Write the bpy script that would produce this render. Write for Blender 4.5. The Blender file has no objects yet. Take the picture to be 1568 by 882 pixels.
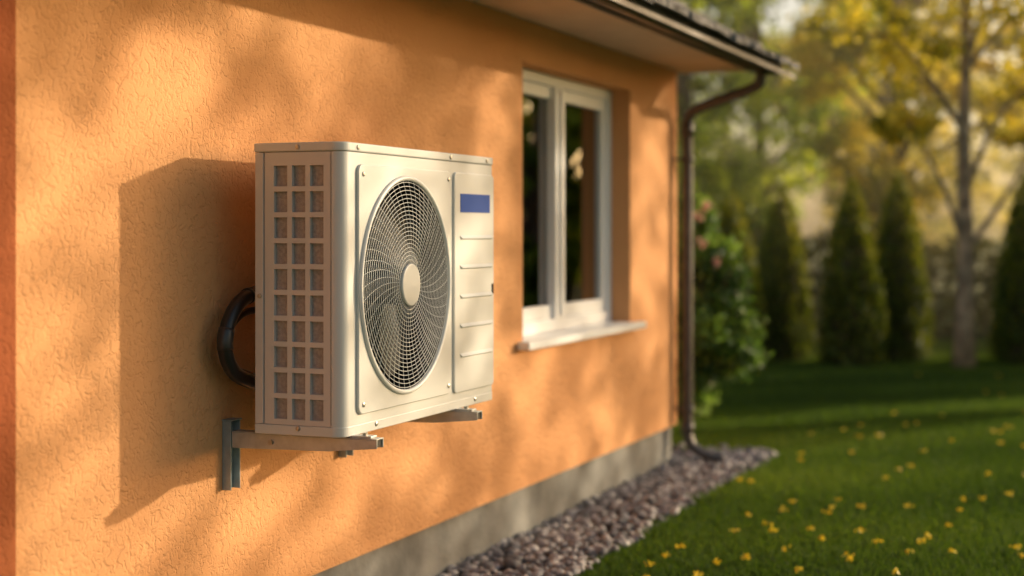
import bpy, bmesh, math, random
import numpy as np
from mathutils import Vector, Matrix
random.seed(4); rng=np.random.default_rng(7)
scn=bpy.context.scene
TH=math.radians(22.33); C=math.cos(TH); S=math.sin(TH)
CAMY=-2.13; CAMZ=1.16
def W(depth,lat):   # metric position in front of / right of the viewpoint -> world x,y
    return (depth*C+lat*S, CAMY+depth*S-lat*C)
SUN=Vector((1.1,-1.0,0.32)).normalized()

# ---------------- materials ----------------
def newmat(name):
    m=bpy.data.materials.new(name); m.use_nodes=True
    nt=m.node_tree; b=nt.nodes['Principled BSDF']
    return m,nt,b
def N(nt,t,**k):
    n=nt.nodes.new(t)
    for a,v in k.items():
        if hasattr(n,a): setattr(n,a,v)
        else: n.inputs[a].default_value=v
    return n
def ramp(nt,stops):
    r=nt.nodes.new('ShaderNodeValToRGB'); e=r.color_ramp.elements
    while len(e)<len(stops): e.new(0.5)
    for i,(p,c) in enumerate(stops):
        e[i].position=p; e[i].color=(*c,1)
    return r
def plain(name,col,rough=0.5,metal=0.0,var=0.06,vs=6.0,bump=0.0,bs=80,spec=0.5):
    m,nt,b=newmat(name)
    tc=N(nt,'ShaderNodeTexCoord'); n=N(nt,'ShaderNodeTexNoise'); n.inputs['Scale'].default_value=vs; n.inputs['Detail'].default_value=6
    nt.links.new(tc.outputs['Object'],n.inputs['Vector'])
    lo=tuple(max(0,c*(1-var*2)) for c in col); hi=tuple(min(1,c*(1+var)) for c in col)
    r=ramp(nt,[(0.3,lo),(0.7,hi)]); nt.links.new(n.outputs['Fac'],r.inputs['Fac'])
    nt.links.new(r.outputs['Color'],b.inputs['Base Color'])
    b.inputs['Roughness'].default_value=rough; b.inputs['Metallic'].default_value=metal
    b.inputs['Specular IOR Level'].default_value=spec
    if bump>0:
        n2=N(nt,'ShaderNodeTexNoise'); n2.inputs['Scale'].default_value=bs; n2.inputs['Detail'].default_value=4
        nt.links.new(tc.outputs['Object'],n2.inputs['Vector'])
        bp=N(nt,'ShaderNodeBump'); bp.inputs['Strength'].default_value=bump; bp.inputs['Distance'].default_value=0.004
        nt.links.new(n2.outputs['Fac'],bp.inputs['Height']); nt.links.new(bp.outputs['Normal'],b.inputs['Normal'])
    return m
def stucco(name,c1,c2):
    m,nt,b=newmat(name)
    tc=N(nt,'ShaderNodeTexCoord')
    n=N(nt,'ShaderNodeTexNoise'); n.inputs['Scale'].default_value=1.3; n.inputs['Detail'].default_value=7; n.inputs['Roughness'].default_value=.6
    nt.links.new(tc.outputs['Object'],n.inputs['Vector'])
    r=ramp(nt,[(0.3,c1),(0.7,c2)]); nt.links.new(n.outputs['Fac'],r.inputs['Fac'])
    a=N(nt,'ShaderNodeTexNoise'); a.inputs['Scale'].default_value=52; a.inputs['Detail'].default_value=3; a.inputs['Distortion'].default_value=1.2
    f=N(nt,'ShaderNodeTexNoise'); f.inputs['Scale'].default_value=190; f.inputs['Detail'].default_value=3
    nt.links.new(tc.outputs['Object'],a.inputs['Vector']); nt.links.new(tc.outputs['Object'],f.inputs['Vector'])
    ra=ramp(nt,[(0.33,(0,0,0)),(0.53,(1,1,1))]); nt.links.new(a.outputs['Fac'],ra.inputs['Fac'])
    b1=N(nt,'ShaderNodeBump'); b1.inputs['Strength'].default_value=.85; b1.inputs['Distance'].default_value=.0026
    nt.links.new(ra.outputs['Color'],b1.inputs['Height'])
    b2=N(nt,'ShaderNodeBump'); b2.inputs['Strength'].default_value=.6; b2.inputs['Distance'].default_value=.0015
    nt.links.new(f.outputs['Fac'],b2.inputs['Height']); nt.links.new(b1.outputs['Normal'],b2.inputs['Normal'])
    nt.links.new(b2.outputs['Normal'],b.inputs['Normal'])
    nt.links.new(r.outputs['Color'],b.inputs['Base Color'])
    b.inputs['Roughness'].default_value=.9; b.inputs['Specular IOR Level'].default_value=.15
    return m
def leafmat(name,stops,trans=.45,tint=(1.3,1.35,.6),rough=.5):
    m,nt,b=newmat(name)
    at=N(nt,'ShaderNodeAttribute'); at.attribute_name='rnd'
    r=ramp(nt,stops); nt.links.new(at.outputs['Fac'],r.inputs['Fac'])
    nt.links.new(r.outputs['Color'],b.inputs['Base Color']); b.inputs['Roughness'].default_value=rough
    b.inputs['Specular IOR Level'].default_value=.3
    tr=N(nt,'ShaderNodeBsdfTranslucent'); mx=N(nt,'ShaderNodeMix'); mx.data_type='RGBA'; mx.blend_type='MULTIPLY'; mx.inputs[0].default_value=1
    nt.links.new(r.outputs['Color'],mx.inputs[6]); mx.inputs[7].default_value=(*tint,1)
    nt.links.new(mx.outputs[2],tr.inputs['Color'])
    ms=N(nt,'ShaderNodeMixShader'); ms.inputs[0].default_value=trans
    nt.links.new(b.outputs[0],ms.inputs[1]); nt.links.new(tr.outputs[0],ms.inputs[2])
    nt.links.new(ms.outputs[0],nt.nodes['Material Output'].inputs['Surface'])
    return m
M={}
M['wall']=stucco('orange_stucco',(.72,.350,.155),(.80,.412,.188))
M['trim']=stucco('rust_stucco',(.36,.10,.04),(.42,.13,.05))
M['plinth']=plain('plinth_concrete',(.25,.245,.23),.9,var=.25,vs=5,bump=.5,bs=60)
M['paint']=plain('cream_paint',(.640,.640,.615),.42,var=.02,vs=3,bump=.03,bs=300)
M['paint2']=plain('cream_paint_shaded_side',(.62,.60,.575),.5,var=.03,vs=3,bump=.03,bs=300)  # copy of the cabinet paint, darkened for the unit's shaded side
M['wire']=plain('grille_wire',(.74,.74,.72),.35,var=.02)
M['dark']=plain('cavity_shade',(.010,.011,.011),.7,spec=.2)  # near-black: shade inside the fan cavity, slot and seam put into the colour
M['blade']=plain('fan_blade',(.028,.030,.031),.45,spec=.3)
M['coil']=plain('vent_mesh',(.40,.36,.34),.6,var=.12,vs=120,bump=.6,bs=500)
M['label']=plain('blue_label',(.022,.085,.40),.6,var=.03,spec=.15)
M['screw']=plain('screw_steel',(.45,.43,.40),.3,metal=.9)
M['galv']=plain('galvanised',(.52,.52,.50),.42,metal=.4,var=.1,vs=30)
M['galvd']=plain('galvanised_blue',(.36,.42,.45),.45,metal=.3,var=.12,vs=30)
M['rubber']=plain('rubber',(.014,.015,.017),.35,var=.1)
M['tape']=plain('tape',(.03,.03,.032),.3)
M['white']=plain('window_white',(.86,.87,.88),.35,var=.015)
M['brown']=plain('dark_grey_metal',(.110,.095,.090),.38,metal=.3,var=.15,vs=12)
M['soffit']=plain('soffit_cream_bounce',(.74,.58,.44),.7,var=.05)  # orange bounce from the wall is mixed into this cream
M['tile']=plain('roof_tile',(.30,.28,.26),.85,var=.35,vs=18,bump=.8,bs=50)
M['bark']=plain('bark',(.40,.30,.19),.9,var=.3,vs=10,bump=.9,bs=30)
M['barkd']=plain('bark_dark',(.12,.085,.055),.9,var=.3,vs=10,bump=.9,bs=30)
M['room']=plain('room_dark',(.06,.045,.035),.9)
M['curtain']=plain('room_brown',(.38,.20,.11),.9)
g,nt,b=newmat('window_glass')
tp=N(nt,'ShaderNodeBsdfTransparent'); tp.inputs['Color'].default_value=(.6,.6,.58,1)
gl=N(nt,'ShaderNodeBsdfGlossy'); gl.inputs['Roughness'].default_value=.01; gl.inputs['Color'].default_value=(.95,.95,.93,1)
fr=N(nt,'ShaderNodeFresnel'); fr.inputs['IOR'].default_value=3.6
ms=N(nt,'ShaderNodeMixShader'); nt.links.new(fr.outputs[0],ms.inputs[0]); nt.links.new(tp.outputs[0],ms.inputs[1]); nt.links.new(gl.outputs[0],ms.inputs[2])
nt.links.new(ms.outputs[0],nt.nodes['Material Output'].inputs['Surface']); M['glass']=g

# ---------------- mesh helpers ----------------
def link(ob,parent=None):
    scn.collection.objects.link(ob)
    if parent: ob.parent=parent
    return ob
def empty(name,loc=(0,0,0)):
    e=bpy.data.objects.new(name,None); e.empty_display_size=.2; scn.collection.objects.link(e); return e
def mesh(name,v,f,mat,parent=None,smooth=False,bevel=0,seg=2,fix=True):
    me=bpy.data.meshes.new(name); me.from_pydata([tuple(p) for p in v],[],f)
    if fix:
        bm=bmesh.new(); bm.from_mesh(me); bmesh.ops.recalc_face_normals(bm,faces=bm.faces); bm.to_mesh(me); bm.free()
    me.materials.append(mat if not isinstance(mat,str) else M[mat])
    if smooth: me.polygons.foreach_set('use_smooth',[True]*len(me.polygons))
    ob=bpy.data.objects.new(name,me); link(ob,parent)
    if bevel>0:
        md=ob.modifiers.new('b','BEVEL'); md.width=bevel; md.segments=seg; md.limit_method='ANGLE'; md.angle_limit=math.radians(40)
    return ob
def boxvf(x0,x1,y0,y1,z0,z1,o=0):
    v=[(x0,y0,z0),(x1,y0,z0),(x1,y1,z0),(x0,y1,z0),(x0,y0,z1),(x1,y0,z1),(x1,y1,z1),(x0,y1,z1)]
    f=[(0,3,2,1),(4,5,6,7),(0,1,5,4),(1,2,6,5),(2,3,7,6),(3,0,4,7)]
    return v,[tuple(i+o for i in q) for q in f]
def boxes(name,lst,mat,parent=None,bevel=0,seg=2):
    V=[];F=[]
    for b in lst:
        v,f=boxvf(*b,o=len(V)); V+=v; F+=f
    return mesh(name,V,F,mat,parent,bevel=bevel,seg=seg)
def prism(poly,z0,z1):
    n=len(poly); v=[(x,y,z0) for x,y in poly]+[(x,y,z1) for x,y in poly]
    f=[tuple(range(n))[::-1],tuple(range(n,2*n))]+[(i,(i+1)%n,n+(i+1)%n,n+i) for i in range(n)]
    return v,f
def prism_y(poly,y0,y1):   # poly in x,z
    n=len(poly); v=[(x,y0,z) for x,z in poly]+[(x,y1,z) for x,z in poly]
    f=[tuple(range(n)),tuple(range(n,2*n))[::-1]]+[(i,n+i,n+(i+1)%n,(i+1)%n) for i in range(n)]
    return v,f
def rrect(x0,x1,z0,z1,r,k=6):
    p=[]
    for cx,cz,a in ((x1-r,z1-r,0),(x0+r,z1-r,90),(x0+r,z0+r,180),(x1-r,z0+r,270)):
        for i in range(k+1):
            t=math.radians(a+90*i/k); p.append((cx+r*math.cos(t),cz+r*math.sin(t)))
    return p
def tubevf(pts,rad,seg=12,off=0,cap=True):
    pts=[Vector(p) for p in pts]; n=len(pts)
    if not hasattr(rad,'__len__'): rad=[rad]*n
    V=[];F=[]; up=None
    for i in range(n):
        t=(pts[min(i+1,n-1)]-pts[max(i-1,0)]).normalized()
        if up is None:
            up=t.orthogonal().normalized()
        up=(up-t*up.dot(t)).normalized(); bi=t.cross(up)
        for k in range(seg):
            a=2*math.pi*k/seg; V.append(tuple(pts[i]+(up*math.cos(a)+bi*math.sin(a))*rad[i]))
    for i in range(n-1):
        for k in range(seg):
            a=off+i*seg+k; b=off+i*seg+(k+1)%seg; F.append((a,b,b+seg,a+seg))
    if cap:
        F.append(tuple(off+k for k in range(seg))[::-1]); F.append(tuple(off+(n-1)*seg+k for k in range(seg)))
    return V,F
def tube(name,pts,rad,mat,parent=None,seg=14):
    v,f=tubevf(pts,rad,seg); return mesh(name,v,f,mat,parent,smooth=True)
def spline(ctrl,n=8):
    c=[Vector(p) for p in ctrl]; c=[2*c[0]-c[1]]+c+[2*c[-1]-c[-2]]; out=[]
    for i in range(1,len(c)-2):
        for k in range(n):
            t=k/n; p0,p1,p2,p3=c[i-1:i+3]
            out.append(.5*((2*p1)+(p2-p0)*t+(2*p0-5*p1+4*p2-p3)*t*t+(3*p1-p0-3*p2+p3)*t**3))
    out.append(c[-2]); return out
def npmesh(name,verts,faces,rnd,mat,parent=None,smooth=False):
    nv=len(verts); nf=len(faces); k=faces.shape[1]
    me=bpy.data.meshes.new(name); me.vertices.add(nv); me.vertices.foreach_set('co',verts.astype(np.float32).ravel())
    me.loops.add(nf*k); me.loops.foreach_set('vertex_index',faces.astype(np.int32).ravel())
    me.polygons.add(nf); me.polygons.foreach_set('loop_start',np.arange(0,nf*k,k,dtype=np.int32))
    try: me.polygons.foreach_set('loop_total',np.full(nf,k,dtype=np.int32))
    except Exception: pass
    me.update(calc_edges=True); me.validate()
    if rnd is not None:
        a=me.attributes.new('rnd','FLOAT','POINT'); a.data.foreach_set('value',rnd.astype(np.float32))
    if smooth: me.polygons.foreach_set('use_smooth',np.ones(nf,dtype=bool))
    me.materials.append(mat if not isinstance(mat,str) else M[mat])
    ob=bpy.data.objects.new(name,me); return link(ob,parent)
def leaves(name,cen,size,mat,parent=None,shade=None,upbias=0.0,aspect=.55,outward=None):
    n=len(cen); d=rng.normal(size=(n,3)); d[:,2]+=upbias
    if outward is not None: d=d*.6+outward
    d/=np.linalg.norm(d,axis=1,keepdims=True)
    s=np.cross(d,rng.normal(size=(n,3))); s/=np.linalg.norm(s,axis=1,keepdims=True)
    nn=np.cross(d,s); L=(size*rng.uniform(.65,1.3,n))[:,None]
    v=np.stack([cen-d*L*.5, cen+s*L*aspect*.5+nn*L*.1, cen+d*L*.5, cen-s*L*aspect*.5+nn*L*.1],1).reshape(-1,3)
    f=np.arange(4*n).reshape(-1,4)
    r=rng.uniform(0,1,n) if shade is None else np.clip(shade+rng.normal(0,.13,n),0,1)
    return npmesh(name,v,f,np.repeat(r,4),mat,parent)
def clump_pts(c,rad,n,sub=14):
    c=np.array(c); rad=np.array(rad)
    sc=rng.normal(size=(sub,3)); sc/=np.linalg.norm(sc,axis=1,keepdims=True); sc*=rng.uniform(.35,1,(sub,1))
    idx=rng.integers(0,sub,n); p=sc[idx]+rng.normal(0,.17,(n,3))
    return c+p*rad, np.clip(.5+.35*rng.normal(size=sub),0,1)[idx]
def join_boolean(ob,cut):
    md=ob.modifiers.new('bo','BOOLEAN'); md.operation='DIFFERENCE'; md.object=cut; md.solver='EXACT'
    dg=bpy.context.evaluated_depsgraph_get(); dg.update()
    me=bpy.data.meshes.new_from_object(ob.evaluated_get(dg)); ob.modifiers.clear(); ob.data=me
    bpy.data.objects.remove(cut)

# ---------------- house ----------------
house=empty('stucco_house')
HX0,HX1,HY1=-2.5,7.33,5.0; PZ=.204; WZ=1.943
wx0,wx1,wz0,wz1=5.29,6.58,.75,1.79
T=.22
def wallgrid():
    xs=[HX0,wx0,wx1,HX1]; zs=[PZ,wz0-.03,wz1,WZ]; V=[];F=[]
    def q(a): 
        o=len(V); V.extend(a); F.append((o,o+1,o+2,o+3))
    for i in range(3):
        for j in range(3):
            if i==1 and j==1: continue
            q([(xs[i],0,zs[j]),(xs[i+1],0,zs[j]),(xs[i+1],0,zs[j+1]),(xs[i],0,zs[j+1])])
    z0,z1=zs[1],zs[2]
    q([(wx0,0,z0),(wx0,T,z0),(wx0,T,z1),(wx0,0,z1)]); q([(wx1,0,z0),(wx1,0,z1),(wx1,T,z1),(wx1,T,z0)])
    q([(wx0,0,z1),(wx0,T,z1),(wx1,T,z1),(wx1,0,z1)]); q([(wx0,0,z0),(wx1,0,z0),(wx1,T,z0),(wx0,T,z0)])
    q([(HX1,0,PZ),(HX1,HY1,PZ),(HX1,HY1,WZ),(HX1,0,WZ)]); q([(HX0,0,PZ),(HX0,0,WZ),(HX0,HY1,WZ),(HX0,HY1,PZ)])
    q([(HX0,HY1,PZ),(HX0,HY1,WZ),(HX1,HY1,WZ),(HX1,HY1,PZ)])
    q([(HX0,0,PZ),(HX0,.05,PZ),(HX1,.05,PZ),(HX1,0,PZ)])
    return V,F
v,f=wallgrid(); mesh('walls',v,f,'wall',house,fix=False)
for i,xg in enumerate((HX0,HX1)):
    mesh('gable_%d'%i,[(xg,0,WZ),(xg,HY1,WZ),(xg,HY1/2,WZ+1.4)],[(0,1,2)],'wall',house,fix=False)
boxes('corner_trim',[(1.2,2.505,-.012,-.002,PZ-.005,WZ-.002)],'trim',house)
boxes('plinth',[(HX0+.02,HX1-.02,.022,HY1-.02,-.1,PZ-.001)],'plinth',house,bevel=.004)
boxes('soffit',[(HX0-.15,HX1+.03,-.36,-.001,WZ+.001,WZ+.012),],'soffit',house)
boxes('soffit_return',[(HX1+.031,HX1+.13,-.36,HY1,WZ+.003,WZ+.02)],'soffit',house)
boxes('fascia',[(HX0-.15,HX1+.13,-.385,-.361,WZ-.012,WZ+.10)],'brown',house,bevel=.004)
sl=1.4/2.5
YE=-.575
def roofside(sgn,name):
    # individual overlapping slates in courses
    V=[];F=[]; x0=HX0-.2; x1=HX1+.20; base=WZ+.028+(.5+YE)*sl*1.0
    nc=16; length=HY1/2-YE; ch=length/nc; tw=.16
    for k in range(nc):
        off=0 if k%2 else tw/2; x=x0-off
        while x<x1:
            a=max(x+.003,x0); b_=min(x+tw-.003,x1); x+=tw
            if b_-a<.02: continue
            th=.024+random.uniform(-.003,.005); j=random.uniform(-.016,.012); 
            y0=YE+k*ch+j; y1=YE+(k+1)*ch+.05
            za=base+.010+(y0-YE)*sl+.026+random.uniform(0,.010); zb=base+.008+(y1-YE)*sl
            if k==nc-1: y1=HY1/2; zb=base+.008+(y1-YE)*sl
            o=len(V)
            q=[(a,y0,za),(b_,y0,za+random.uniform(-.006,.006)),(b_,y1,zb),(a,y1,zb)]
            q+=[(p[0],p[1],p[2]-th) for p in q]
            if sgn<0: q=[(p[0],HY1-p[1],p[2]) for p in q]
            V+=q; F+=[(o,o+1,o+2,o+3),(o+7,o+6,o+5,o+4),(o,o+4,o+5,o+1),(o+1,o+5,o+6,o+2),(o+2,o+6,o+7,o+3),(o+3,o+7,o+4,o)]
    mesh(name,V,F,'tile',house)
    y1=YE+.03; V=[(x0+.01,y1,base-.006),(x1-.01,y1,base-.006),(x1-.01,HY1/2,base+(HY1/2-y1)*sl-.006),(x0+.01,HY1/2,base+(HY1/2-y1)*sl-.006)]
    V+= [(a,b_,c_-.02) for a,b_,c_ in V]
    if sgn<0: V=[(a,HY1-b_,c_) for a,b_,c_ in V]
    mesh(name+'_board',V,[(0,1,2,3),(4,5,6,7),(0,1,5,4),(1,2,6,5),(2,3,7,6),(3,0,4,7)],'brown',house)
roofside(1,'roof_tiles_front'); roofside(-1,'roof_tiles_back')
tube('ridge',[(HX0-.2,HY1/2,WZ+.0+3.07*sl),(HX1+.20,HY1/2,WZ+.0+3.07*sl)],.06,'tile',house)
def gutter():
    x0,x1=HX0-.2,HX1+.12; cy,cz,r=-.447,WZ+.028,.052; k=12
    prof=[(cy+r*math.cos(math.pi+math.pi*i/k),cz+r*math.sin(math.pi+math.pi*i/k)) for i in range(k+1)]
    prof=[(prof[0][0]-.006,prof[0][1]+.004)]+prof
    inner=[(cy+(y-cy)*.93,cz+(z-cz)*.93) for y,z in prof][::-1]
    loop=prof+inner; n=len(loop)
    V=[(x0,y,z) for y,z in loop]+[(x1,y,z) for y,z in loop]
    F=[(i,(i+1)%n,n+(i+1)%n,n+i) for i in range(n)]+[tuple(range(n)),tuple(range(n,2*n))]
    mesh('gutter',V,F,'brown',house)
    mesh('gutter_end',[(x1-.004,y,z) for y,z in prof],[tuple(range(len(prof)))],'brown',house)
    V=[];F=[]
    for x in np.arange(.3,HX1,.55):
        o=len(V); pr=[(cy+(y-cy)*1.06,cz+(z-cz)*1.06) for y,z in prof]
        m_=len(pr); V+=[(x,y,z) for y,z in pr]+[(x+.02,y,z) for y,z in pr]
        F+=[(o+i,o+i+1,o+m_+i+1,o+m_+i) for i in range(m_-1)]
    mesh('gutter_hooks',V,F,'brown',house)
gutter()
dp=spline([(7.22,-.445,1.95),(7.22,-.445,1.885),(7.235,-.40,1.84),(7.275,-.15,1.765),(7.29,-.075,1.72),(7.29,-.065,1.65)],8)
dp+= [Vector((7.29,-.065,z)) for z in (1.4,1.0,.5,.25)]+spline([(7.29,-.065,.16),(7.30,-.09,.10),(7.33,-.17,.055),(7.35,-.23,.04)],6)
tube('downpipe',dp,.026,'brown',house,seg=18)
tube('pipe_socket',[(7.29,-.065,1.69),(7.29,-.065,1.62)],.031,'brown',house,seg=18)
tube('pipe_collar',[(7.29,-.065,.22),(7.29,-.065,.17)],.031,'brown',house,seg=18)
for z in (1.52,.30):
    tube('pipe_clip_%d'%int(z*100),[(7.29,-.065,z),(7.29,-.065,z-.022)],.033,'brown',house)
    boxes('pipe_clip_arm_%d'%int(z*100),[(7.282,7.298,-.04,.03,z-.016,z-.006)],'brown',house)
R=.086
fx0,fx1,fz0,fz1=wx0+.001,wx1-.001,wz0+.002,wz1-.001
fw=.05
boxes('window_frame',[(fx0,fx0+fw,R,R+.06,fz0,fz1),(fx1-fw,fx1,R,R+.06,fz0,fz1),(fx0+fw,fx1-fw,R,R+.06,fz1-.045,fz1),(fx0+fw,fx1-fw,R,R+.06,fz0,fz0+.05)],'white',house,bevel=.004)
mid=5.90
boxes('window_sashes',[(fx0+fw,fx0+fw+.05,R+.012,R+.05,fz0+.05,fz1-.045),(mid-.055,mid+.055,R-.008,R+.05,fz0+.05,fz1-.045),(fx1-fw-.05,fx1-fw,R+.012,R+.05,fz0+.05,fz1-.045),
 (fx0+fw+.05,mid-.055,R+.012,R+.05,fz1-.095,fz1-.045),(mid+.055,fx1-fw-.05,R+.012,R+.05,fz1-.095,fz1-.045),
 (fx0+fw+.05,mid-.055,R+.012,R+.05,fz0+.05,fz0+.105),(mid+.055,fx1-fw-.05,R+.012,R+.05,fz0+.05,fz0+.105)],'white',house,bevel=.005)
boxes('mullion_cover',[(mid-.014,mid+.014,R-.018,R-.009,fz0+.06,fz1-.055)],'white',house,bevel=.004)
mesh('window_glass',[(fx0+.08,R+.03,fz0+.08),(fx1-.08,R+.03,fz0+.08),(fx1-.08,R+.03,fz1-.07),(fx0+.08,R+.03,fz1-.07)],[(0,1,2,3)],'glass',house,fix=False)
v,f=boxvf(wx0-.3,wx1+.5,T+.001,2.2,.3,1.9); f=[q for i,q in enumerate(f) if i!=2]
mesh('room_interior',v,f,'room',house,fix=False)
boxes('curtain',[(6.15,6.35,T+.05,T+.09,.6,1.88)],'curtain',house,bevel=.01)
mesh('window_sill',*prism_y([(5.23,.720),(6.66,.720),(6.66,.75),(5.23,.75)],-.052,.0-.001),'white',house,bevel=.005)
boxes('window_sill_inner',[(wx0+.002,wx1-.002,.0,R+.02,.722,.7515)],'white',house)

# ---------------- AC unit ----------------
ac=empty('air_conditioner_outdoor_unit')
X0,X1,YF,YB,Z0,Z1=3.242,4.155,-.363,-.119,.67,1.35
def arc(cx,cy,r,a0,a1,k=10): return [(cx+r*math.cos(math.radians(a0+(a1-a0)*i/k)),cy+r*math.sin(math.radians(a0+(a1-a0)*i/k))) for i in range(k+1)]
poly=[(3.260,YB-.002),(3.260,-.3305),(X0,-.3305)]+arc(X0+.032,YF+.032,.032,180,270)+arc(X1-.012,YF+.012,.012,270,360,5)+[(X1,YB-.002)]
v,f=prism(poly,Z0,Z1); body=mesh('cabinet',v,f,'paint',ac)
FCX,FCZ,FR,EZ=3.568,1.020,.254,1.075
def disc_poly(r,k=96): return [(FCX+r*math.cos(2*math.pi*i/k),FCZ+r*EZ*math.sin(2*math.pi*i/k)) for i in range(k)]
v,f=prism_y(disc_poly(FR),YF-.05,YF+.13); cut=mesh('cut',v,f,'dark'); join_boolean(body,cut)
v,f=prism_y(rrect(3.306,3.845,.712,1.322,.022),YF-.008,YF+.002); fp=mesh('fan_panel',v,f,'paint',ac)
v,f=prism_y(disc_poly(FR),YF-.05,YF+.05); cut=mesh('cut',v,f,'dark'); join_boolean(fp,cut)
md=fp.modifiers.new('b','BEVEL'); md.width=.003; md.segments=3; md.limit_method='ANGLE'; md.angle_limit=math.radians(50)
n=64
V=[];F=[]
for j,(yy,rr) in enumerate(((YF-.006,FR-.001),(YF+.127,FR-.001))):
    for i in range(n): a=2*math.pi*i/n; V.append((FCX+rr*math.cos(a),yy,FCZ+rr*EZ*math.sin(a)))
for i in range(n): F.append((i,(i+1)%n,n+(i+1)%n,n+i))
F.append(tuple(range(n,2*n)))
mesh('fan_shroud',V,F,'dark',ac,fix=False)
V=[];F=[]
for bl in range(3):
    o=len(V); nr,na=8,12
    for i in range(nr+1):
        r=.05+(.240-.05)*i/nr
        for j in range(na+1):
            t=j/na; a=bl*2*math.pi/3+t*math.radians(85)+.5*(i/nr)**1.5
            V.append((FCX+r*math.cos(a),YF+.045+.05*t,FCZ+r*math.sin(a)))
    for i in range(nr):
        for j in range(na):
            a=o+i*(na+1)+j; F.append((a,a+1,a+na+2,a+na+1))
mesh('fan_blades',V,F,'blade',ac,smooth=True,fix=False)
tube('fan_hub',[(FCX,YF+.12,FCZ),(FCX,YF+.03,FCZ)],.05,'blade',ac,seg=32)
def dome(r): return YF-.009-.008*(1-(r/.256)**2)
V=[];F=[]
def ring(r,tr,y,seg=96,ts=6):
    o=len(V)
    for i in range(seg):
        a=2*math.pi*i/seg
        for k in range(ts):
            b=2*math.pi*k/ts; rr=r+tr*math.cos(b)
            V.append((FCX+rr*math.cos(a),y+tr*math.sin(b),FCZ+rr*EZ*math.sin(a)))
    for i in range(seg):
        for k in range(ts):
            F.append((o+i*ts+k,o+i*ts+(k+1)%ts,o+((i+1)%seg)*ts+(k+1)%ts,o+((i+1)%seg)*ts+k))
r=.060
while r<.250: ring(r,.00095,dome(r)); r+=.0098
ring(.256,.0062,YF-.010,ts=10)
mesh('grille_rings',V,F,'wire',ac,smooth=True)
V=[];F=[]
for s_ in range(50):
    pts=[]
    for i in range(15):
        r=.048+(.254-.048)*i/14; a=2*math.pi*s_/50+math.radians(16)*(i/14)**1.3
        pts.append((FCX+r*math.cos(a),dome(r)+.002,FCZ+r*EZ*math.sin(a)))
    v,f=tubevf(pts,.00085,5,len(V)); V+=v; F+=f
mesh('grille_spokes',V,F,'wire',ac,smooth=True)
v,f=prism_y([(FCX+.053*math.cos(2*math.pi*i/48),FCZ+.055*math.sin(2*math.pi*i/48)) for i in range(48)],dome(0)-.006,dome(0)+.005)
mesh('grille_badge',v,f,'paint',ac,bevel=.004,seg=3)
v,f=prism_y(rrect(3.868,4.146,.708,1.322,.016),YF-.007,YF+.002); mesh('service_panel',v,f,'paint',ac,bevel=.004,seg=3)
v,f=prism_y([(3.906,1.211),(4.112,1.211),(4.112,1.263),(3.906,1.263)],YF-.0085,YF-.006); mesh('blue_label',v,f,'label',ac)
V=[];F=[]
for k in range(5):
    z=1.138-.0823*k
    o=len(V); a,b_=3.900,4.135
    V+=[(a,YF-.0068,z+.009),(b_,YF-.0068,z+.009),(a+.012,YF-.0125,z),(b_-.012,YF-.0125,z),(a+.010,YF-.0068,z-.004),(b_-.010,YF-.0068,z-.004)]
    F+=[(o,o+1,o+3,o+2),(o+2,o+3,o+5,o+4),(o,o+2,o+4),(o+1,o+5,o+3)]
mesh('pressed_ribs',V,F,'paint',ac)
boxes('handle_slot',[(4.128,4.140,YF-.0085,YF-.005,.975,1.005)],'dark',ac)
e=.003
pl=[(X0-e,YB+e)]+arc(X0+.032,YF+.032,.032+e,180,270)+arc(X1-.012,YF+.012,.012+e,270,360,5)+[(X1+e,YB+e)]
v,f=prism(pl,Z1+.0012,Z1+.0235); mesh('top_lid',v,f,'paint',ac,bevel=.004,seg=3)
pl=[(X0-.001,YB+.001)]+arc(X0+.032,YF+.032,.033,180,270)+arc(X1-.012,YF+.012,.013,270,360,5)+[(X1+.001,YB+.001)]
v,f=prism(pl,Z0-.006,Z0+.018); mesh('base_pan',v,f,'paint',ac,bevel=.002)
ys=[-.3285]; y=-.309
for k in range(3): ys+=[y,y+.037]; y+=.050
ys.append(-.1455)
zs=[Z0+.019]; z=.702
for k in range(10): zs+=[z,z+.0505]; z+=.0628
zs.append(Z1)
V=[];F=[]
xf,xb=X0,X0+.011
def Q(P,A,B): o=len(A); A.extend(P); B.append((o,o+1,o+2,o+3))
for i in range(len(ys)-1):
    for j in range(len(zs)-1):
        a,b_,c_,d=ys[i],ys[i+1],zs[j],zs[j+1]
        if i%2==1 and j%2==1:
            Q([(xf,a,c_),(xb,a,c_),(xb,a,d),(xf,a,d)],V,F);Q([(xf,b_,c_),(xf,b_,d),(xb,b_,d),(xb,b_,c_)],V,F)
            Q([(xf,a,c_),(xf,b_,c_),(xb,b_,c_),(xb,a,c_)],V,F);Q([(xf,a,d),(xb,a,d),(xb,b_,d),(xf,b_,d)],V,F)
        else: Q([(xf,a,c_),(xf,a,d),(xf,b_,d),(xf,b_,c_)],V,F)
mesh('side_vent_panel',V,F,'paint2',ac,fix=False)
boxes('vent_mesh',[(X0+.0105,X0+.0150,-.325,-.148,Z0+.02,Z1-.003)],'coil',ac)
boxes('side_back_strip',[(X0-.001,X0+.017,-.1425,YB,Z0+.019,Z1)],'paint2',ac,bevel=.0015)
boxes('side_gap',[(X0+.005,X0+.007,-.1456,-.1424,Z0+.019,Z1)],'dark',ac)
def screws(lst,axis):
    V=[];F=[]
    for (x,y,z) in lst:
        d=Vector((0,-.0035,0)) if axis=='y' else Vector((-.0035,0,0))
        p=Vector((x,y,z)); v,f=tubevf([p,p+d*.7,p+d],[.0062,.0058,.003],12,len(V)); V+=v;F+=f
    return V,F
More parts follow.
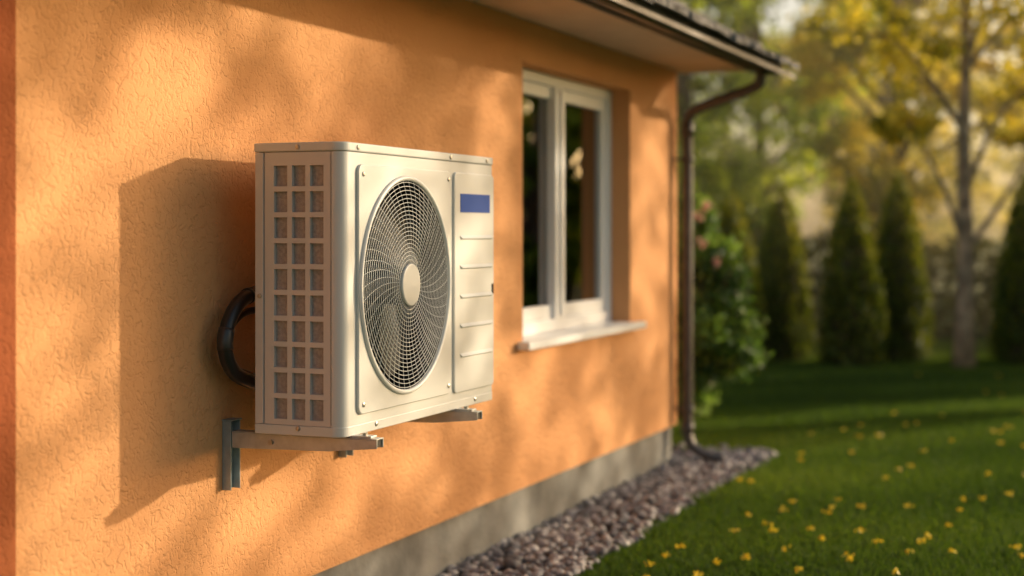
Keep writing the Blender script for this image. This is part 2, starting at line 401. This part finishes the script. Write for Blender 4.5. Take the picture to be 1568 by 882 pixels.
V,F=screws([(3.330,YF-.008,1.298),(3.825,YF-.008,1.300),(3.330,YF-.008,.735),(3.825,YF-.008,.735)],'y'); mesh('panel_screws',V,F,'screw',ac)
V,F=screws([(3.31,YF-.003,1.362),(3.85,YF-.003,1.362),(4.10,YF-.003,1.362),(3.41,YF-.001,.679),(4.02,YF-.001,.679)],'y'); mesh('front_screws',V,F,'screw',ac)
V,F=screws([(X0-.003,-.24,1.362),(X0-.001,-.24,.681),(X0-.001,-.132,1.0)],'x'); mesh('side_screws',V,F,'screw',ac)
hose=spline([(3.46,-.055,1.0),(3.36,-.055,1.003),(3.27,-.06,.985),(3.215,-.06,.935),(3.200,-.06,.87),(3.235,-.06,.815),(3.30,-.065,.785),(3.40,-.07,.765),(3.5,-.075,.76)],8)
tube('refrigerant_hose',hose,.0185,'rubber',ac,16)
tube('hose_joint',hose[26:33],.0205,'tape',ac,16)
tube('hose_tape',hose[12:14],.0205,'tape',ac,16)
hose2=spline([(3.46,-.03,.96),(3.33,-.028,.95),(3.25,-.03,.90),(3.235,-.03,.86),(3.27,-.035,.82),(3.36,-.04,.79)],8)
tube('drain_hose',hose2,.009,'rubber',ac,12)
def bracket(x,mat='galv'):
    br=empty('wall_bracket')
    yt=-.432; w=.036; t=.003; zt=Z0-.012
    boxes('wall_channel',[(x-.022,x+.022,-.006,-.001,.512,.684),(x-.022,x-.019,-.026,-.006,.512,.684),(x+.019,x+.022,-.026,-.006,.512,.684),(x-.024,x+.024,-.03,-.001,.6845,.688)],'galvd',br,bevel=.0008)
    V=[];F=[]
    def slab(P0,P1,xa,xb):
        o=len(V); n=len(P0)
        V.extend([(xa,y,z) for y,z in P0]+[(xb,y,z) for y,z in P0])
        F.append(tuple(o+i for i in range(n))); F.append(tuple(o+n+i for i in range(n))[::-1])
        for i in range(n): F.append((o+i,o+(i+1)%n,o+n+(i+1)%n,o+n+i))
    side=[(-.0265,zt-.001),(yt,zt-.001),(yt,zt-.021),(-.30,zt-.034),(-.0265,zt-.040)]
    slab(side,0,x-w/2,x-w/2+t); slab(side,0,x+w/2-t,x+w/2)
    mesh('arm_sides',V,F,mat,br,bevel=.0008)
    boxes('arm_top',[(x-w/2-.001,x+w/2+.001,yt,-.0265,zt-.0005,zt+.002)],mat,br,bevel=.0006)
    boxes('foot',[(x-.016,x+.016,YF-.052,YF+.004,zt+.0025,zt+.0075),(x-.016,x+.016,-.16,-.10,zt+.0025,zt+.006)],mat,br,bevel=.001)
    boxes('rubber_damper',[(x-.0145,x+.0145,yt+.004,yt+.03,zt-.018,zt-.003),],'rubber',br)
    boxes('foot_spacer',[(x-.02,x+.02,YF+.006,YF+.05,zt+.0025,Z0-.0065)],'rubber',br)
    V,F=tubevf([(x-w/2,-.14,zt-.02),(x-w/2-.006,-.14,zt-.02)],.007,6); mesh('bolt',V,F,'screw',br)
    V,F=tubevf([(x,YF-.028,zt+.0075),(x,YF-.028,zt+.014)],.007,6); mesh('foot_nut',V,F,'screw',br)
    return br
bracket(3.30); bracket(3.90)

# ---------------- ground ----------------
m,nt,b=newmat('lawn_soil')
tc=N(nt,'ShaderNodeTexCoord'); n1=N(nt,'ShaderNodeTexNoise'); n1.inputs['Scale'].default_value=1.2; n1.inputs['Detail'].default_value=9
nt.links.new(tc.outputs['Object'],n1.inputs['Vector']); r=ramp(nt,[(.3,(.03,.065,.014)),(.7,(.07,.13,.025))]); nt.links.new(n1.outputs['Fac'],r.inputs['Fac']); nt.links.new(r.outputs['Color'],b.inputs['Base Color']); b.inputs['Roughness'].default_value=.95; b.inputs['Specular IOR Level'].default_value=.1
mesh('ground',[(-150,-150,0),(250,-150,0),(250,150,0),(-150,150,0)],[(0,1,2,3)],m,fix=False)
gm,nt,b=newmat('gravel_stone'); at=N(nt,'ShaderNodeAttribute'); at.attribute_name='rnd'
r=ramp(nt,[(0,(.08,.08,.085)),(.35,(.20,.185,.19)),(.6,(.30,.27,.27)),(.85,(.42,.38,.36)),(1,(.62,.58,.55))]); nt.links.new(at.outputs['Fac'],r.inputs['Fac'])
nt.links.new(r.outputs['Color'],b.inputs['Base Color']); b.inputs['Roughness'].default_value=.75
bm=bmesh.new(); bmesh.ops.create_icosphere(bm,subdivisions=2,radius=1); bv=np.array([v.co[:] for v in bm.verts]); bf=np.array([[v.index for v in f.verts] for f in bm.faces]); bm.free()
n=5600
cx=np.concatenate([rng.uniform(3.2,7.75,5000),rng.uniform(7.35,7.9,600)]); cy=np.concatenate([rng.uniform(-.38,.02,5000),rng.uniform(-.4,1.2,600)])
cy[:5000]+=rng.normal(0,.012,5000)
cz=rng.uniform(.0,.026,n); sz=rng.uniform(.008,.019,n)*np.where(rng.uniform(size=n)>.9,1.35,1)
sc=np.stack([sz*rng.uniform(.8,1.5,n),sz*rng.uniform(.8,1.2,n),sz*rng.uniform(.55,.9,n)],1)
ang=rng.uniform(0,6.28,n); tl=rng.uniform(-.5,.5,n)
V=bv[None]*(1+rng.uniform(-.16,.16,(n,len(bv),1)))*sc[:,None,:]
x_=V[:,:,0]*np.cos(tl)[:,None]-V[:,:,2]*np.sin(tl)[:,None]; z_=V[:,:,0]*np.sin(tl)[:,None]+V[:,:,2]*np.cos(tl)[:,None]
xx=x_*np.cos(ang)[:,None]-V[:,:,1]*np.sin(ang)[:,None]; yy=x_*np.sin(ang)[:,None]+V[:,:,1]*np.cos(ang)[:,None]
V=np.stack([xx+cx[:,None],yy+cy[:,None],z_+cz[:,None]+.004],2).reshape(-1,3)
F=(bf[None]+(np.arange(n)*len(bv))[:,None,None]).reshape(-1,3)
npmesh('gravel',V,F,np.repeat(rng.uniform(0,1,n),len(bv)),gm,smooth=True)
mesh('gravel_bed',[(-2.5,-.37,.004),(7.8,-.37,.004),(7.8,1.3,.004),(-2.5,1.3,.004)],[(0,1,2,3)],plain('gravel_soil',(.07,.06,.055),.95,var=.3,vs=40),fix=False)
# grass
n=420000
dep=4.6*(17/4.6)**rng.uniform(0,1,n); lat=dep*rng.uniform(-.02,.40,n)
gx=dep*C+lat*S; gy=CAMY+dep*S-lat*C
edge=-.375+.03*np.sin(gx*9)+.02*np.sin(gx*23)
ok=~((gy>edge)&(gx<7.75+.05*np.sin(gy*11)))
dep,gx,gy=dep[ok],gx[ok],gy[ok]; n=len(gx)
h=rng.uniform(.016,.038,n)*(1+.3*np.sin(gx*1.7)*np.sin(gy*2.3)); wd=.0014+.0004*dep; a=rng.uniform(0,6.28,n); lean=rng.normal(0,.016,(n,2))
bx,by=np.cos(a)*wd,np.sin(a)*wd
V=np.stack([np.stack([gx-bx,gy-by,np.zeros(n)],1),np.stack([gx+bx,gy+by,np.zeros(n)],1),np.stack([gx+lean[:,0],gy+lean[:,1],h],1)],1).reshape(-1,3)
patch=.45+.28*np.sin(gx*.9+1)*np.cos(gy*1.3)+.12*np.sin(gx*4.1+gy*3)+rng.normal(0,.15,n)
lawnm=leafmat('grass_blade',[(0,(.034,.070,.012)),(.5,(.078,.138,.020)),(1,(.18,.24,.035))],trans=.4,tint=(1.4,1.4,.6),rough=.8)
npmesh('lawn_grass',V,np.arange(3*n).reshape(-1,3),np.repeat(np.clip(patch,0,1),3),lawnm)
k=130; dd=4.9*(12/4.9)**rng.uniform(0,1,k); ll=dd*rng.uniform(.02,.40,k)
lx=dd*C+ll*S; ly=CAMY+dd*S-ll*C; ok=ly<-.42; lx,ly=lx[ok],ly[ok]
P=np.repeat(np.stack([lx,ly,np.full(len(lx),.040)],1),9,axis=0)+rng.normal(0,.008,(len(lx)*9,3))*np.array([1,1,.4])
leaves('dandelion_flowers',P,.016,leafmat('yellow_petal',[(0,(.70,.48,.03)),(1,(.88,.70,.06))],trans=.3,tint=(1,1,.8)),aspect=.8)

# ---------------- vegetation ----------------
GREEN=leafmat('leaf_green',[(0,(.07,.12,.015)),(.5,(.24,.33,.032)),(1,(.52,.58,.07))],trans=.5,tint=(1.5,1.4,.5),rough=.45)
YELL=leafmat('leaf_yellow_glow',[(0,(.22,.21,.02)),(.5,(.60,.50,.05)),(1,(.88,.70,.10))],trans=.5,tint=(1.2,1.15,.65),rough=.45)  # sun glow on the trees is partly put into this leaf yellow
SHADETREE=leafmat('leaf_shade_tree',[(0,(.03,.06,.01)),(1,(.10,.16,.03))],trans=.25)
BUSH=leafmat('leaf_bush',[(0,(.05,.10,.028)),(.5,(.15,.25,.06)),(1,(.34,.46,.14))],trans=.35,tint=(1.4,1.5,.6),rough=.35)
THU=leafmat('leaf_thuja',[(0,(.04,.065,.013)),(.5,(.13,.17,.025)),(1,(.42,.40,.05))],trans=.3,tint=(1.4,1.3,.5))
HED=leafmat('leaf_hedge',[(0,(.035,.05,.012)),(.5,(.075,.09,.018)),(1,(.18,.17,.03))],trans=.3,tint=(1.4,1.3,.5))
def make_tree(name,base,h,tr,clumps,nl,ls,lm,bark='bark',limb=.35):
    t=empty(name); bx,by=base
    pts=[(bx+.03*h*.1*math.sin(i*1.3),by+.02*h*.1*math.cos(i*1.7),-.05+h*i/9) for i in range(10)]
    rad=[tr*(1.25 if i==0 else 1-.8*i/9) for i in range(10)]
    V,F=tubevf(pts,rad,12)
    for c,rd in clumps:
        zz=max(h*.25,min(h*.9,c[2]-limb*math.dist((bx,by),c[:2])-.3)); i=min(9,max(1,int(zz/h*9))); p=Vector(pts[i]); q=Vector(c)
        midp=p.lerp(q,.5)+Vector((random.uniform(-.1,.1),random.uniform(-.1,.1),random.uniform(.0,.15)))*(q-p).length*.5
        sp=spline([p,midp,q],4); v,f=tubevf(sp,[tr*.38*(1-.8*j/(len(sp)-1)) for j in range(len(sp))],7,len(V)); V+=v;F+=f
        for _ in range(4):
            q2=q+Vector([random.uniform(-1,1)*r_ for r_ in rd]); v,f=tubevf([midp.lerp(q,.6),q2],[tr*.12,tr*.03],5,len(V)); V+=v;F+=f
    mesh('trunk_and_limbs',V,F,bark,t,smooth=True,fix=False)
    P=[];Sh=[]
    for c,rd in clumps:
        p,s=clump_pts(c,rd,nl); P.append(p); Sh.append(s)
    leaves('crown',np.concatenate(P),ls,lm,t,shade=np.concatenate(Sh))
    return t
def autoclumps(base,h,R,n,z0=.35):
    out=[]
    for i in range(n):
        a=random.uniform(0,6.28); z=h*(z0+(1.05-z0)*(i+.5)/n); rr=R*random.uniform(.25,1)*math.sin(math.pi*min(1,.25+.75*(1-(z/h-z0)/(1.1-z0))))
        s=R*random.uniform(.32,.5); out.append(((base[0]+rr*math.cos(a),base[1]+rr*math.sin(a),z),(s,s,s*.7)))
    return out
b0=W(12.9,3.80)
cl=[((*W(12.9,3.3),2.55),(.55,.55,.4)),((*W(13.2,4.5),2.5),(.5,.5,.4)),((*W(12.7,3.9),3.1),(.6,.6,.4)),((*W(12.9,2.95),2.95),(.5,.5,.35)),
    ((*W(13.1,4.6),3.2),(.6,.6,.4)),((*W(12.9,3.9),3.8),(.9,.9,.5)),((*W(12.6,3.25),2.05),(.3,.3,.18)),((*W(13.0,4.45),1.95),(.35,.35,.2))]
make_tree('garden_tree',b0,4.6,.085,cl,480,.085,YELL)
specs=[(17,1.9,5.0,1.5,0),(17.5,4.4,4.6,1.4,1),(20,3.2,5.0,1.6,0),(18.5,6.6,3.6,1.3,1),(21,1.0,6.5,2.2,0),(23,5.6,4.6,1.9,1),(26,3.6,6,2.4,0),(28,7.6,4.2,2.2,1),(27,-1.0,8,2.6,0),(29,2,8,2.8,0),(31,10.5,4.5,2.4,1),
 (13.3,6.6,3.3,1.0,0),(12.9,7.6,3.3,1.0,1),(14.2,8.9,3.3,1.0,0),(12.1,5.9,2.4,.6,0)]
P=[];Sh=[];P2=[];Sh2=[];V=[];F=[]
for (d,l,h,R_,yl) in specs:
    bx,by=W(d,l); v,f=tubevf([(bx,by,-.1),(bx+.1,by,h*.5),(bx,by+.1,h*.95)],[.12,.08,.03],9,len(V)); V+=v;F+=f
    for c,rd in autoclumps((bx,by),h,R_,12,.22):
        p,s=clump_pts(c,rd,480,10); (P2 if yl else P).append(p); (Sh2 if yl else Sh).append(s)
        v,f=tubevf([(bx,by,c[2]*.7),c],[.05,.015],5,len(V)); V+=v;F+=f
bg=empty('background_trees')
leaves('foliage_green',np.concatenate(P),.13,GREEN,bg,shade=np.concatenate(Sh)); leaves('foliage_yellow_glow',np.concatenate(P2),.13,YELL,bg,shade=np.concatenate(Sh2))
mesh('trunks',V,F,'barkd',bg,smooth=True,fix=False)
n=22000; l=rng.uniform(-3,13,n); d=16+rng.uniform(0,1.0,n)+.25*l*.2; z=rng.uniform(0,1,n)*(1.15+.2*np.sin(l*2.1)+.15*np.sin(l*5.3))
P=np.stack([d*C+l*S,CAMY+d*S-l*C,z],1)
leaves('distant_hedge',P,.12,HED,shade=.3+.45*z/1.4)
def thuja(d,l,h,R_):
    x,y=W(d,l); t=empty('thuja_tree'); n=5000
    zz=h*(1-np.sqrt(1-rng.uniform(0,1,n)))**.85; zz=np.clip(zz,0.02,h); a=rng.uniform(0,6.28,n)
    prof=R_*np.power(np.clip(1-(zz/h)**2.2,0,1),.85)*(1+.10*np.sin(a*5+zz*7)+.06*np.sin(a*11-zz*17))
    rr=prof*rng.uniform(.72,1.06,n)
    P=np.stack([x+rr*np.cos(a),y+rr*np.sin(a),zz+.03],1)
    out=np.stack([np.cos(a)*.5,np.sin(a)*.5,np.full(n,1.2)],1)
    leaves('sprays',P,.065,THU,t,shade=np.clip(.1+.4*(rr/np.maximum(prof,.01)-.72)/.34+.45*(zz/h)**1.5,0,1),outward=out,aspect=.4)  # tone rises outward and upward: sunlit tips painted into the leaf colour
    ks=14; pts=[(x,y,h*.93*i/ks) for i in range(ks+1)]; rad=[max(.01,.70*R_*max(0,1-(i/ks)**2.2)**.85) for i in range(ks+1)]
    v,f=tubevf(pts,rad,14); mesh('dark_core',v,f,'barkd',t,smooth=True,fix=False)  # solid dark core standing in for the shaded inside of the tree
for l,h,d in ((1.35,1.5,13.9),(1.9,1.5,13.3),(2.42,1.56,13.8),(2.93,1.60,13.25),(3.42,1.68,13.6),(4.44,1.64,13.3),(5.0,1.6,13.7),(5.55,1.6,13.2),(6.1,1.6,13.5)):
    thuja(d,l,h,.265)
sh=empty('rose_bush'); P=[];Sh=[]
for (d,l,z,rr) in ((9.4,1.12,.35,.30),(9.3,1.26,.62,.27),(9.5,1.1,.75,.30),(9.4,1.15,1.0,.24),(9.4,1.08,1.22,.15),(9.2,1.32,.42,.2),(9.6,.9,.9,.33),(9.6,.85,.4,.33),(9.3,1.25,.85,.24)):
    p,s=clump_pts((*W(d,l),z),(rr,rr,rr),850,16); P.append(p); Sh.append(s)
P=np.concatenate(P); Sh=np.concatenate(Sh); k=P[:,2]>.02; leaves('foliage',P[k],.055,BUSH,sh,shade=Sh[k],aspect=.65)
V=[];F=[]
for i in range(14):
    p0=Vector((*W(9.45,1.05+random.uniform(-.08,.08)),-.03)); q=Vector((*W(9.4+random.uniform(-.25,.25),1.05+random.uniform(-.3,.3)),random.uniform(.6,1.25)))
    v,f=tubevf(spline([p0,p0.lerp(q,.5)+Vector((0,0,.1)),q],4),[.012,.011,.01,.009,.008,.007,.006,.005,.004],6,len(V)); V+=v;F+=f
mesh('stems',V,F,'barkd',sh,smooth=True,fix=False)
fl=np.array([(*W(9.05,1.10),1.24),(*W(9.05,1.15),1.31),(*W(9.02,1.12),1.09),(*W(9.0,1.2),.98)])
P=np.repeat(fl,14,axis=0)+rng.normal(0,.014,(len(fl)*14,3)); leaves('blossoms',P,.034,leafmat('rose_petal',[(0,(.62,.30,.24)),(1,(.85,.55,.45))],trans=.3,tint=(1,1,1)),sh,aspect=.9)

# ---- unseen garden trees toward the sun, leaf clumps placed to shape the wall's dapple ----
LIGHT=[(3.78,1.68,.30,.12),(3.98,1.77,.24,.09),(3.05,1.42,.21,.14),(2.62,1.2,.17,.28),(2.62,.75,.17,.3),(4.95,1.62,.17,.22),(6.95,1.5,.26,.28),(6.9,.85,.2,.32),(4.25,.43,.36,.13),(3.8,.42,.24,.12),
 (3.4,.43,.2,.10),(3.03,.53,.14,.12),(2.72,.45,.19,.19),(5.2,.62,.30,.16),(6.0,.45,.24,.14),(5.0,1.05,.12,.34),(6.3,.28,.15,.13),(7.2,1.2,.12,.5),(4.6,.8,.2,.18)]
def shade_amt(x,z):
    m=1.0+.2*math.sin(x*5.1+z*6.5+1.0)*math.sin(z*4-x*2.3)
    for (a,b_,c_,d) in LIGHT:
        q=((x-a)/c_)**2+((z-b_)/d)**2
        m*=1-.99*math.exp(-(q*.75)**1.5)
    if 2.80<x<3.80 and .52<z<1.28: m*=.26
    return max(0,m)
pts=[]
tries=0
while len(pts)<900 and tries<30000:
    tries+=1
    x=random.uniform(2.2,8.2); z=random.uniform(.0,2.1)
    if random.random()<shade_amt(x,z):
        L=random.uniform(6.5,9.5); p=Vector((x,0,z))+SUN*L; pts.append(p)
P=np.array([p[:] for p in pts]); P=np.repeat(P,9,axis=0)+rng.normal(0,.048,(len(pts)*9,3))
twoT=[(Vector((1.9,0,0))+SUN*8.3),(Vector((8.6,0,0))+SUN*8.3)]
halves=[[],[]]; 
for i,p in enumerate(pts): halves[0 if (p-twoT[0]).length<(p-twoT[1]).length else 1].append(i)
for k,(b_,idx) in enumerate(zip(twoT,halves)):
    t=empty('shade_tree'); V=[];F=[]
    h=5.2; tp=[(b_.x,b_.y,-.05+h*i/8) for i in range(9)]; v,f=tubevf(tp,[.14*(1-.75*i/8) for i in range(9)],12); V+=v;F+=f
    grp={}
    for i in idx:
        p=pts[i]; grp.setdefault((int(p.x/0.8),int(p.z/0.8)),[]).append(p)
    for g_ in grp.values():
        c=sum(g_,Vector())/len(g_)
        st=Vector((b_.x,b_.y,max(1.2,c.z-.5-.25*(c-Vector((b_.x,b_.y,c.z))).length)))
        sp=spline([st,st.lerp(c,.5)+Vector((0,0,.12)),c],4); v,f=tubevf(sp,[.022*(1-.75*j/8) for j in range(len(sp))],6,len(V)); V+=v;F+=f
        for p in g_:
            v,f=tubevf([c,p],[.004,.0015],4,len(V)); V+=v;F+=f
    mesh('trunk_and_limbs',V,F,'barkd',t,smooth=True,fix=False)
    sel=np.concatenate([np.arange(i*9,i*9+9) for i in idx]); leaves('crown',P[sel],.085,SHADETREE,t,aspect=.75)

# thin haze box added to brighten the far garden with warm glow (scattering volume)
hz=bpy.data.materials.new('glow_haze'); hz.use_nodes=True; nt=hz.node_tree; nt.nodes.remove(nt.nodes['Principled BSDF'])
vs_=nt.nodes.new('ShaderNodeVolumeScatter'); vs_.inputs['Color'].default_value=(1,.88,.55,1); vs_.inputs['Density'].default_value=.017; vs_.inputs['Anisotropy'].default_value=.4
nt.links.new(vs_.outputs[0],nt.nodes['Material Output'].inputs['Volume'])
c4=[W(13.2,-6),W(13.2,9),W(42,26),W(42,-16)]
mesh('glow_haze',[(x,y,.02) for x,y in c4]+[(x,y,9) for x,y in c4],[(3,2,1,0),(4,5,6,7),(0,1,5,4),(1,2,6,5),(2,3,7,6),(3,0,4,7)],hz)

# ---------------- light ----------------
w=bpy.data.worlds.new('World'); scn.world=w; w.use_nodes=True; nt=w.node_tree
bgn=nt.nodes['Background']; sky=nt.nodes.new('ShaderNodeTexSky'); sky.sky_type='NISHITA'; sky.sun_disc=False
el=math.asin(SUN.z); sky.sun_elevation=el; sky.sun_rotation=math.atan2(SUN.x,SUN.y); sky.dust_density=3.0; sky.air_density=1.0; sky.ozone_density=1.0
mx=nt.nodes.new('ShaderNodeMix'); mx.data_type='RGBA'; mx.blend_type='MULTIPLY'; mx.inputs[0].default_value=1; mx.inputs[7].default_value=(1.0,.90,.80,1)
nt.links.new(sky.outputs[0],mx.inputs[6]); nt.links.new(mx.outputs[2],bgn.inputs['Color']); bgn.inputs['Strength'].default_value=.25
sl_=bpy.data.lights.new('sun','SUN'); sl_.energy=5.0; sl_.angle=math.radians(.85); sl_.color=(1.0,.83,.58)
so=bpy.data.objects.new('sun',sl_); link(so); so.rotation_euler=SUN.to_track_quat('Z','Y').to_euler()
# ---------------- camera ----------------
cam=bpy.data.cameras.new('camera'); co=bpy.data.objects.new('camera',cam); link(co); scn.camera=co
co.location=(0,CAMY,CAMZ); co.rotation_euler=(math.radians(90),0,TH-math.radians(90))
cam.lens=54.05; cam.sensor_width=36; cam.shift_y=-.0561; cam.clip_end=600; cam.clip_start=.05
cam.dof.use_dof=True; cam.dof.focus_distance=3.85; cam.dof.aperture_fstop=1.5; cam.dof.aperture_blades=0
scn.view_settings.view_transform='Standard'; scn.view_settings.look='None'; scn.view_settings.exposure=0
